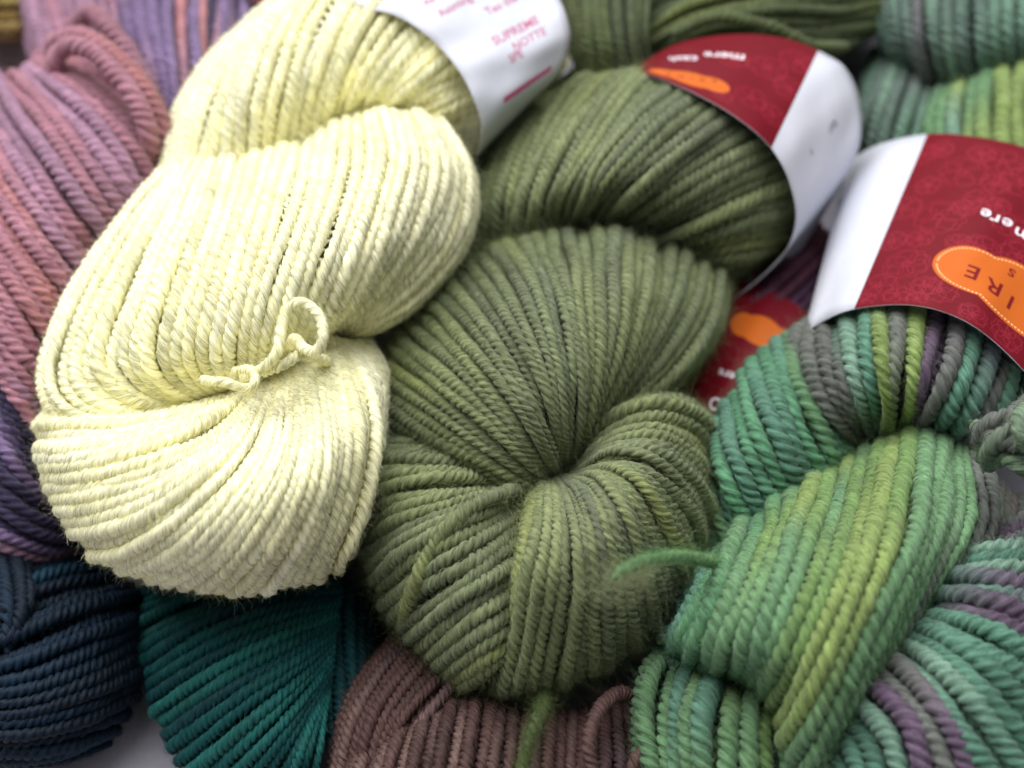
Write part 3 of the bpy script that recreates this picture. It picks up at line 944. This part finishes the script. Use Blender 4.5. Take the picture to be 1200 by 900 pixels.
green.lobe([  # lower left section
    [(800, 765, 22), (785, 800, 22), (775, 850, 22), (785, 910, 20), (800, 960, 18)],
    [(785, 758, 40), (762, 790, 46), (753, 840, 46), (762, 910, 44), (775, 960, 40)],
    [(812, 770, 44), (795, 805, 58), (790, 860, 58), (800, 960, 52)],
    [(845, 780, 46), (830, 820, 64), (828, 870, 64), (835, 960, 58)],
    [(875, 785, 48), (865, 830, 66), (865, 880, 66), (870, 960, 60)],
    [(900, 800, 48), (898, 840, 66), (900, 890, 66), (903, 960, 60)],
    [(920, 830, 46), (928, 865, 62), (935, 900, 62), (940, 960, 58)],
    [(940, 870, 44), (950, 895, 56), (960, 930, 56), (965, 980, 50)],
], dz=GZ, pal=mixpal((0.1, [(GRN, 2), (TEAL, 1)]), (0.45, [(GRN, 3), ((116, 148, 84), 2)]), (0.9, [(GRN, 2), (MINT, 1)])))
green.lobe([  # lower right section, nearest strands
    [(1140, 655, 46), (1170, 625, 50), (1205, 605, 50), (1260, 590, 46)],
    [(1115, 668, 56), (1160, 645, 66), (1205, 630, 66), (1260, 615, 60)],
    [(1085, 687, 58), (1130, 672, 74), (1190, 672, 78), (1250, 680, 72)],
    [(1062, 708, 58), (1115, 705, 76), (1175, 720, 82), (1250, 745, 76)],
    [(1042, 728, 58), (1095, 735, 76), (1160, 770, 84), (1240, 830, 78)],
    [(1022, 752, 58), (1075, 780, 77), (1130, 840, 84), (1190, 930, 78)],
    [(998, 784, 58), (1045, 790, 75), (1100, 850, 82), (1140, 940, 78)],
    [(975, 818, 56), (1010, 803, 72), (1060, 850, 80), (1090, 940, 76)],
    [(960, 852, 52), (985, 838, 68), (1020, 870, 74), (1040, 950, 72)],
    [(955, 885, 44), (965, 882, 60), (985, 910, 66), (995, 960, 64)],
], d=4.6, dz=GZ + 2, w0=True, wp=0.1, wz=14, L=34, jit=1.4, pal=mixpal((0.02, [(GREY, 1)]), (0.12, [(PURP, 2), (GREY, 2)]), (0.22, [(MINT, 2), (TEAL, 2), (PURP, 1)]), (0.33, [(TEAL, 3), (PURP, 1.5)]), (0.5, [(TEAL, 3), (MINT, 2)]),
                                               (0.66, [(GREY, 2), (PURP, 2), (GRN, 1)]), (0.8, [(PURP, 3), (TEAL, 1)]), (0.95, [(MINT, 2), (TEAL, 2)])))
green.lobe([  # beyond the band
    [(1085, 210, 24), (1090, 150, 22), (1105, 115, 18), (1120, 98, 10)],
    [(1085, 200, 44), (1085, 150, 42), (1096, 112, 38), (1115, 90, 28)],
    [(1120, 200, 54), (1118, 150, 52), (1123, 112, 47), (1138, 78, 34)],
    [(1155, 200, 60), (1153, 150, 58), (1156, 105, 52), (1166, 70, 38)],
    [(1190, 200, 62), (1188, 150, 60), (1189, 100, 54), (1193, 64, 40)],
    [(1230, 200, 62), (1228, 150, 60), (1226, 100, 54), (1225, 60, 40)],
], dz=GZ - 2, w1=True, pal=mixpal((0.1, [(TEAL, 1), (GRN, 1)]), (0.5, [(LIME, 2), (GRN, 2), (MINT, 1)]), (0.8, [(LIME, 2), (TEAL, 1)])))
# tie knot at the right
for k, pts in enumerate((
    [(1205, 470, 74), (1185, 485, 80), (1160, 495, 80), (1148, 515, 74), (1160, 530, 66)],
    [(1210, 490, 76), (1190, 500, 84), (1172, 512, 84), (1158, 530, 78), (1160, 545, 66)],
    [(1145, 500, 70), (1165, 515, 80), (1190, 520, 84), (1215, 515, 80)],
    [(1150, 535, 66), (1175, 535, 78), (1195, 545, 80), (1215, 560, 74)],
    [(1205, 478, 82), (1194, 492, 88), (1196, 512, 88), (1208, 525, 84)])):
    green.free(pts, d=3.5, pal=[((124, 146, 118), 2), (GREY, 1)], L=18, fuzz=1.8)
# loose frayed end over the olive rosette
green.free([(850, 662, 62), (822, 655, 74), (790, 652, 84), (762, 656, 90), (738, 664, 95), (718, 678, 98)], d=2.5, taper=True, fuzz=4, pal=[((92, 138, 84), 1), ((104, 142, 92), 1)], label="loose yarn end over the olive skein")
rg = np.random.default_rng(3)
nF, KF = 130, 6
tip = P(752 + rg.normal(0, 14, nF), 665 + rg.normal(0, 7, nF), 92 + rg.normal(0, 3, nF))
end = P(710 + rg.normal(0, 26, nF), 688 + rg.normal(0, 16, nF), 100 + rg.normal(0, 9, nF))
tt = np.linspace(0, 1, KF)
pts = tip[:, None] * (1 - tt)[None, :, None] + end[:, None] * tt[None, :, None] + rg.normal(0, 0.0016, (nF, 1, 3)) * (tt * (1 - tt) * 4)[None, :, None]
fuzz_object(green.root, pts.reshape(-1, 3), np.full(nF * KF, 0.00003), np.tile(lin((128, 134, 98)), (nF * KF, 1)), KF, "frayed_end")
band = Band(green.root, [
    (962, 398, 30), (943, 392, 50), (965, 376, 61), (1001, 362, 70), (1060, 357, 78), (1110, 367, 81), (1155, 392, 80), (1205, 440, 75), (1255, 505, 64)],
    [(1015, 200, 12), (1000, 188, 34), (1030, 169, 46), (1087, 157, 55), (1140, 160, 61), (1195, 171, 64), (1245, 190, 63), (1300, 225, 59), (1350, 290, 48)], dz=GZ + 3.5, cut=3.0, bow=1.5, ns=80)
band.sheet(band.cut_s, 1.0, 0, 1, PAPER_RED, 0.04, "maroon_print")


lap = Band(green.root, [(958, 397, 26), (941, 394, 47), (952, 386, 54), (966, 378, 58)], [(1012, 190, 14), (998, 178, 33), (1010, 186, 38), (1022, 180, 41)], dz=GZ + 2.4, bow=1.0, ns=12, nt=14, name="band_overlap")


fr = np.random.default_rng(8)


def inside(fn):
    """keep print on the maroon field"""
    def g(x, y):
        a, t = fn(x, y)
        return np.maximum(a, 0.25), np.clip(t, 0.015, 0.985)
    return g


spots = [(1080, 182, 4.0), (1128, 202, 5.6), (1175, 190, 4.6), (1198, 215, 5.0), (1100, 255, 6.2), (1060, 245, 4.4), (1150, 235, 4.0), (1062, 310, 5.6), (1030, 335, 4.4), (1100, 340, 4.6),
         (1045, 282, 3.6), (1150, 290, 4.4), (1185, 265, 4.2), (1140, 368, 3.4), (1180, 392, 4.0), (1195, 300, 4.4), (1105, 175, 3.2), (1088, 218, 3.4), (1130, 245, 3.0), (1078, 280, 3.4),
         (1125, 285, 3.4), (1085, 335, 3.6), (1012, 352, 3.0), (1050, 345, 3.2), (1150, 180, 3.2), (1165, 215, 3.4), (1118, 312, 3.0), (1170, 240, 2.8), (1075, 350, 2.6)]
for cx, cy, R in spots:
    band.poly(ribbon_bm(flower_lines(0, 0, R, fr), 0.24), INK_LINE, 0.07, "flower_outline", inside(band.place(cx, cy)))
f = band.place(1196, 350, 0)
band.poly(outline_bm(cartouche(23.0, 11.5, 50)), INK_ORANGE, 0.10, "cartouche", f)
C1 = np.array(cartouche(21.9, 10.5, 90))
sl = np.concatenate([[0], np.cumsum(np.linalg.norm(np.diff(C1, axis=0), axis=1))])
st = []
for a in np.arange(0, sl[-1] - 0.6, 1.0):
    st.append(([(np.interp(v, sl, C1[:, 0]), np.interp(v, sl, C1[:, 1])) for v in (a, a + 0.28, a + 0.56)], False))
band.poly(ribbon_bm(st, 0.40), INK_PALE, 0.13, "stitch_border", f)
for ch, x, y in (("E", 1143, 326), ("R", 1168, 342), ("I", 1188, 360), ("S", 1188, 322)):
    band.poly(text_bm(ch, 7.2 if ch != "S" else 4.0, 0.10), INK_DARK, 0.13, "printed_letter", band.place(x, y - (12 if ch != "S" else 6), 180))
for ch, x, y in (("e", 1157, 252), ("r", 1169, 257), ("e", 1182, 264), ("m", 1201, 276)):
    band.poly(text_bm(ch, 6.0, 0.06), INK_WHITE, 0.10, "printed_letter", band.place(x, y - 6, 180))
green.finish()

# ------------------------------------------------------------------ purple skein
Y_PURPLE = yarn_material("purple_pink_wool", sheen=0.25, bump=0.5)
purple = Skein("thick mauve, dusty pink and dark violet hand dyed yarn skein", 4.2, Y_PURPLE, (60, 380, 8), fuzz=1.1, vary=0.4)
MAU, PNK, VIO, NAV, SAL = (172, 132, 156), (182, 128, 144), (130, 108, 148), (54, 44, 78), (188, 128, 132)
purple.pal = [(MAU, 2), (PNK, 2), (VIO, 1)]
PZ = -6
purple.lobe([  # far section
    [(20, -40, 14), (25, 20, 16), (45, 75, 18), (75, 115, 14)],
    [(35, -40, 30), (42, 20, 36), (58, 70, 38), (88, 110, 30)],
    [(90, -40, 40), (100, 20, 46), (125, 75, 46), (160, 130, 36)],
    [(140, -40, 44), (150, 30, 52), (170, 95, 52), (190, 160, 42)],
    [(185, -40, 46), (190, 30, 54), (200, 100, 54), (202, 185, 44)],
    [(225, -40, 46), (225, 30, 52), (224, 90, 52), (222, 165, 40)],
    [(265, -40, 44), (262, 20, 48), (255, 70, 46), (245, 120, 36)],
    [(310, -40, 40), (305, 10, 42), (295, 45, 38), (280, 75, 30)],
], dz=PZ, pal=mixpal((0.0, [(MAU, 1)]), (0.3, [(MAU, 2), (PNK, 1)]), (0.55, [(VIO, 3), (MAU, 1)]), (0.75, [(VIO, 2), (SAL, 1), (NAV, .6)]), (1, [(MAU, 2), (VIO, 1)])))
purple.lobe([  # near bundle
    [(75, 60, 40), (120, 75, 46), (160, 105, 46), (185, 150, 42), (180, 200, 34), (170, 240, 28)],
    [(45, 75, 52), (95, 112, 64), (145, 160, 64), (174, 212, 56), (168, 260, 38)],
    [(20, 90, 54), (70, 150, 66), (118, 215, 66), (150, 260, 56), (155, 292, 38)],
    [(-10, 95, 54), (40, 170, 67), (88, 235, 67), (124, 285, 56), (135, 322, 38)],
    [(-30, 130, 54), (12, 200, 66), (60, 270, 66), (100, 325, 54), (115, 362, 36)],
    [(-50, 190, 54), (-5, 260, 64), (38, 325, 64), (78, 385, 52), (95, 422, 34)],
    [(-60, 260, 52), (-20, 330, 62), (20, 395, 60), (58, 450, 48), (80, 490, 32)],
    [(-60, 340, 48), (-25, 410, 56), (15, 470, 54), (50, 520, 44), (78, 560, 30)],
    [(-60, 420, 44), (-25, 490, 50), (10, 545, 48), (48, 585, 40), (88, 605, 28)],
    [(-60, 500, 40), (-20, 560, 44), (20, 600, 42), (60, 620, 36), (100, 625, 26)],
    [(-60, 570, 34), (-20, 615, 38), (20, 635, 36), (60, 645, 30), (100, 640, 22)],
    [(-60, 620, 26), (-20, 648, 28), (20, 660, 26), (60, 658, 22), (95, 650, 16)],
    [(-60, 610, 10), (-20, 640, 10), (20, 650, 10), (60, 650, 8), (95, 645, 6)],
], dz=PZ, w0=True, wp=0.12, jit=1.4, L=42, pal=mixpal((0.05, [(SAL, 2), (PNK, 2)]), (0.15, [(MAU, 3), (PNK, 2)]), (0.3, [(PNK, 3), (MAU, 1.5), (SAL, 1.5)]), (0.45, [(SAL, 3), (PNK, 2)]),
                                   (0.56, [(PNK, 2), (VIO, 1), (NAV, 1)]), (0.64, [(NAV, 2), (VIO, 1), (PNK, .7)]), (0.75, [(NAV, 3), (VIO, 1)]), (0.88, [(VIO, 1), (NAV, 1), (MAU, 1)]), (1, [(VIO, 2), (MAU, 1)])))
purple.free([(62, 70, 50), (66, 48, 58), (95, 42, 62), (130, 62, 64), (165, 98, 63), (188, 140, 58), (190, 180, 50), (178, 225, 40)], d=4.9, pal=[(SAL, 2), (PNK, 2)], L=30)
purple.free([(58, 88, 52), (75, 56, 60), (105, 58, 65), (140, 90, 66), (165, 128, 64), (176, 165, 58), (172, 205, 46)], d=4.9, pal=[(PNK, 2), (SAL, 1)], L=30)
purple.free([(90, 30, 44), (105, 15, 52), (125, 30, 56), (150, 60, 56), (175, 105, 52), (192, 150, 44)], d=4.7, pal=[(MAU, 1), (PNK, 1)], L=30)
band = Band(purple.root, [(240, -30, 36), (280, -8, 46), (318, 6, 48), (348, 8, 44), (375, 20, 30)], [(260, -140, 30), (300, -110, 40), (340, -95, 44), (370, -90, 40), (395, -70, 26)], dz=PZ + 2, bow=0.5, ns=20, nt=6)
band.sheet(0, 1, 0, 1, PAPER_RED, 0.04, "maroon_print", n=16, m=4)
purple.finish()

# ------------------------------------------------------------------ teal skein
Y_DARK = yarn_material("dark_dyed_wool", sheen=0.02, bump=0.5, rough=0.6, spec=0.3)
teal = Skein("deep teal yarn skein lying under the cream skein", 3.3, Y_DARK, (300, 800, 0), fuzz=0.8)
teal.pal = [((8, 66, 72), 2), ((12, 84, 84), 3), ((30, 106, 100), 1.5)]
teal.lobe([
    [(180, 690, 2), (230, 670, 6), (300, 650, 6), (370, 640, 4)],
    [(172, 700, 14), (230, 680, 22), (300, 660, 22), (370, 650, 18)],
    [(170, 735, 14), (230, 705, 24), (310, 680, 26), (390, 670, 20)],
    [(174, 775, 14), (240, 735, 28), (320, 705, 30), (400, 695, 22)],
    [(184, 815, 14), (255, 770, 30), (330, 735, 32), (395, 715, 22)],
    [(199, 855, 14), (270, 805, 31), (340, 765, 32), (392, 735, 22)],
    [(221, 895, 12), (290, 840, 30), (345, 795, 31), (390, 755, 22)],
    [(258, 930, 10), (315, 870, 28), (355, 820, 28), (388, 775, 22)],
    [(310, 960, 8), (345, 890, 26), (368, 840, 26), (386, 800, 20)],
    [(365, 960, 8), (375, 890, 24), (380, 840, 24), (384, 800, 18)],
], dz=2, w0=True, wz=8, wp=0.15)
teal.lobe([
    [(378, 690, 14), (384, 780, 18), (390, 860, 18), (395, 960, 12)],
    [(395, 690, 18), (400, 780, 22), (404, 860, 22), (408, 960, 14)],
    [(425, 690, 16), (425, 780, 20), (425, 860, 18), (425, 960, 12)],
    [(455, 690, 6), (450, 780, 8), (448, 860, 6), (445, 960, 4)],
], pal=[((12, 76, 80), 1), ((10, 64, 70), 1)])
teal.finish()

# ------------------------------------------------------------------ navy skein
navy = Skein("dark navy blue yarn skein on the bare table beside the teal one", 3.5, Y_DARK, (40, 800, 0), fuzz=0.8)
navy.pal = [((6, 34, 54), 3), ((6, 26, 44), 2), ((16, 58, 78), 1.5)]
navy.lobe([
    [(-60, 690, 4), (0, 670, 6), (60, 655, 6), (110, 650, 2)],
    [(-60, 720, 16), (0, 690, 22), (60, 670, 20), (110, 660, 12)],
    [(-60, 760, 18), (10, 725, 26), (80, 695, 24), (140, 680, 12)],
    [(-60, 790, 18), (20, 765, 28), (100, 730, 26), (160, 710, 12)],
    [(-60, 815, 18), (25, 805, 28), (105, 775, 26), (166, 745, 12)],
    [(-60, 835, 17), (25, 835, 26), (105, 812, 24), (165, 785, 11)],
    [(-60, 855, 15), (20, 860, 23), (95, 845, 21), (155, 820, 10)],
    [(-60, 875, 12), (15, 880, 18), (80, 872, 16), (135, 850, 8)],
    [(-60, 893, 7), (10, 897, 9), (70, 890, 8), (120, 870, 5)],
], dz=2, w1=True, wz=7)
navy.lobe([
    [(-20, 660, 20), (-10, 700, 24), (5, 740, 26), (10, 770, 24)],
    [(10, 655, 22), (18, 690, 28), (20, 725, 30), (10, 760, 26)],
    [(40, 650, 18), (42, 680, 24), (32, 710, 28), (15, 740, 25)],
], dz=4, core=False)
navy.finish()

# ------------------------------------------------------------------ brown skein
brown = Skein("dull reddish brown yarn skein lying under the olive rosette", 2.9, Y_DARK, (560, 850, 0), fuzz=1.0)
brown.pal = [((78, 56, 53), 2), ((98, 72, 68), 3), ((124, 98, 92), 1.5), ((88, 70, 74), 1)]
brown.lobe([
    [(480, 745, 6), (445, 790, 8), (420, 840, 8), (405, 920, 4)],
    [(468, 742, 22), (430, 788, 26), (402, 840, 26), (387, 920, 20)],
    [(500, 748, 28), (460, 793, 34), (430, 845, 34), (412, 920, 28)],
    [(530, 762, 30), (490, 803, 36), (458, 850, 36), (436, 920, 30)],
    [(560, 778, 28), (515, 813, 34), (480, 855, 34), (456, 920, 26)],
    [(590, 795, 22), (540, 822, 28), (505, 858, 26), (480, 920, 18)],
])
brown.lobe([
    [(410, 912, 14), (400, 940, 14), (395, 980, 10)],
    [(408, 902, 26), (395, 935, 26), (390, 980, 20)],
    [(440, 873, 30), (425, 913, 36), (415, 980, 32)],
    [(480, 848, 32), (465, 898, 40), (455, 980, 36)],
    [(520, 832, 34), (508, 888, 42), (498, 980, 38)],
    [(565, 825, 34), (555, 884, 42), (545, 980, 38)],
    [(605, 828, 32), (600, 890, 40), (590, 980, 36)],
    [(645, 835, 30), (645, 895, 37), (640, 980, 34)],
    [(690, 840, 26), (690, 900, 33), (690, 980, 30)],
    [(735, 830, 22), (740, 900, 28), (740, 980, 24)],
    [(775, 825, 16), (780, 900, 20), (785, 980, 16)],
], w0=True, wz=12)
brown.free([(700, 920, 44), (690, 870, 48), (702, 832, 46), (728, 812, 40), (755, 828, 34)], d=3.2)
brown.free([(735, 930, 36), (745, 890, 40), (765, 875, 38), (790, 890, 30)], d=3.0)
brown.finish()

# ------------------------------------------------------------------ far dark olive skein
moss = Skein("dark moss green yarn skein with loose sagging strands behind the maroon band", 3.3, Y_OLIVE, (830, 20, 8), fuzz=0.8)
moss.pal = [((86, 99, 54), 3), ((74, 87, 50), 2), ((104, 115, 60), 1)]
MZ = 16
moss.lobe([
    [(650, -50, 10), (652, 0, 12), (662, 40, 12), (680, 66, 8)],
    [(668, -50, 24), (668, 0, 26), (675, 45, 26), (688, 80, 20)],
    [(700, -50, 30), (695, 0, 36), (700, 50, 36), (712, 93, 26)],
    [(740, -50, 32), (730, 0, 38), (732, 50, 38), (740, 92, 28)],
    [(780, -50, 30), (765, -5, 36), (762, 40, 36), (768, 76, 26)],
], dz=MZ, w1=True)
moss.lobe([
    [(760, 10, 18), (800, -30, 24), (880, -45, 26), (960, -50, 22), (1040, -50, 14)],
    [(745, 30, 26), (800, -5, 34), (880, -20, 36), (960, -30, 30), (1045, -30, 22)],
    [(750, 50, 26), (810, 15, 36), (890, 0, 38), (965, -5, 32), (1045, -10, 20)],
    [(760, 60, 24), (820, 34, 35), (900, 24, 37), (970, 22, 30), (1035, 10, 18)],
    [(780, 62, 22), (840, 47, 30), (910, 44, 32), (970, 46, 26), (1025, 35, 14)],
    [(800, 60, 12), (850, 54, 18), (910, 54, 20), (965, 58, 16), (1012, 48, 6)],
], dz=MZ, jit=2.2)
moss.free([(790, 40, 54), (840, 20, 58), (900, 30, 58), (950, 52, 52), (990, 55, 44)], d=3.2)
moss.finish()

# ------------------------------------------------------------------ far grey teal skein
sage = Skein("grey green and mint variegated yarn skein behind the lime strands", 3.9, Y_GREEN, (1110, 30, 8), fuzz=0.7)
sage.pal = [((104, 138, 118), 3), ((92, 112, 102), 2), ((120, 150, 130), 1), ((100, 102, 103), 1)]
sage.lobe([
    [(1040, -50, 10), (1042, 0, 12), (1050, 40, 12), (1070, 72, 6)],
    [(1030, -50, 26), (1032, 0, 30), (1040, 42, 28), (1062, 80, 18)],
    [(1060, -50, 32), (1062, 0, 38), (1070, 47, 36), (1085, 92, 22)],
    [(1100, -50, 36), (1100, 0, 42), (1105, 52, 38), (1115, 96, 24)],
    [(1145, -50, 38), (1145, 0, 44), (1148, 52, 40), (1152, 92, 26)],
    [(1190, -50, 38), (1190, 0, 44), (1190, 47, 40), (1190, 84, 26)],
    [(1240, -50, 36), (1240, 0, 42), (1238, 47, 38), (1235, 80, 24)],
], dz=4, w1=True)
sage.lobe([
    [(1025, 60, 2), (1012, 110, 4), (1005, 150, 4), (1000, 200, 0)],
    [(1035, 65, 14), (1018, 110, 20), (1006, 150, 18), (1000, 200, 10)],
    [(1060, 78, 18), (1045, 120, 26), (1035, 160, 24), (1030, 215, 14)],
    [(1090, 90, 18), (1078, 130, 26), (1068, 170, 24), (1060, 215, 14)],
    [(1120, 98, 14), (1110, 140, 20), (1100, 180, 18), (1090, 215, 10)],
], dz=6)
sage.finish()

# ------------------------------------------------------------------ plum skein with red band, deep in the gap
plum = Skein("dark plum yarn skein deep in the gap with a red and orange paper band", 3.2, Y_DARK, (890, 400, 0), fuzz=1.0)
plum.pal = [((96, 52, 70), 2), ((78, 48, 76), 1), ((70, 40, 50), 1)]
plum.lobe([
    [(820, 330, 6), (850, 300, 14), (890, 270, 14), (930, 240, 8)],
    [(830, 380, 10), (870, 345, 22), (915, 305, 24), (960, 265, 16)],
    [(850, 440, 10), (900, 400, 22), (945, 355, 24), (990, 310, 16)],
    [(880, 500, 6), (930, 460, 14), (980, 410, 14), (1020, 360, 8)],
])
band = Band(plum.root, [(740, 500, 4), (765, 520, 14), (800, 535, 22), (845, 545, 26), (890, 535, 24), (930, 510, 14)],
            [(800, 330, 2), (830, 325, 12), (870, 328, 20), (915, 345, 24), (955, 375, 22), (990, 410, 12)], dz=3, bow=3.0, ns=40)
band.sheet(0, 1, 0, 1, PAPER_RED, 0.04, "maroon_print", n=30, m=10)
band.poly(outline_bm(cartouche(9.5, 4.6)), INK_ORANGE, 0.08, "cartouche", band.place(893, 388, 0))
for body, x, y in (("mere", 858, 436),):
    band.poly(text_bm(body, 4.0, 0.05), INK_WHITE, 0.08, "printed_word", band.place(x, y, 180))
q = np.linspace(0, 6.28, 25)[:-1]
band.poly(ribbon_bm([([(1.7 * math.cos(t), 1.7 * math.sin(t)) for t in q], True)], 0.9), INK_WHITE, 0.08, "printed_letter", band.place(838, 474))
plum.finish()

# ------------------------------------------------------------------ mustard skein far behind
must = Skein("mustard brown yarn skein far behind the mauve one", 3.4, Y_OLIVE, (0, 0, 0), fuzz=0.4)
must.pal = [((150, 122, 62), 2), ((132, 104, 56), 1), ((160, 140, 70), 1)]
must.lobe([
    [(-80, -60, 10), (-30, -50, 20), (20, -45, 20), (70, -50, 10)],
    [(-80, -10, 14), (-30, 0, 24), (20, 5, 24), (75, -5, 12)],
    [(-80, 40, 8), (-30, 50, 16), (25, 50, 16), (75, 40, 6)],
], dz=2)
must.finish()

print("STATS", STATS)
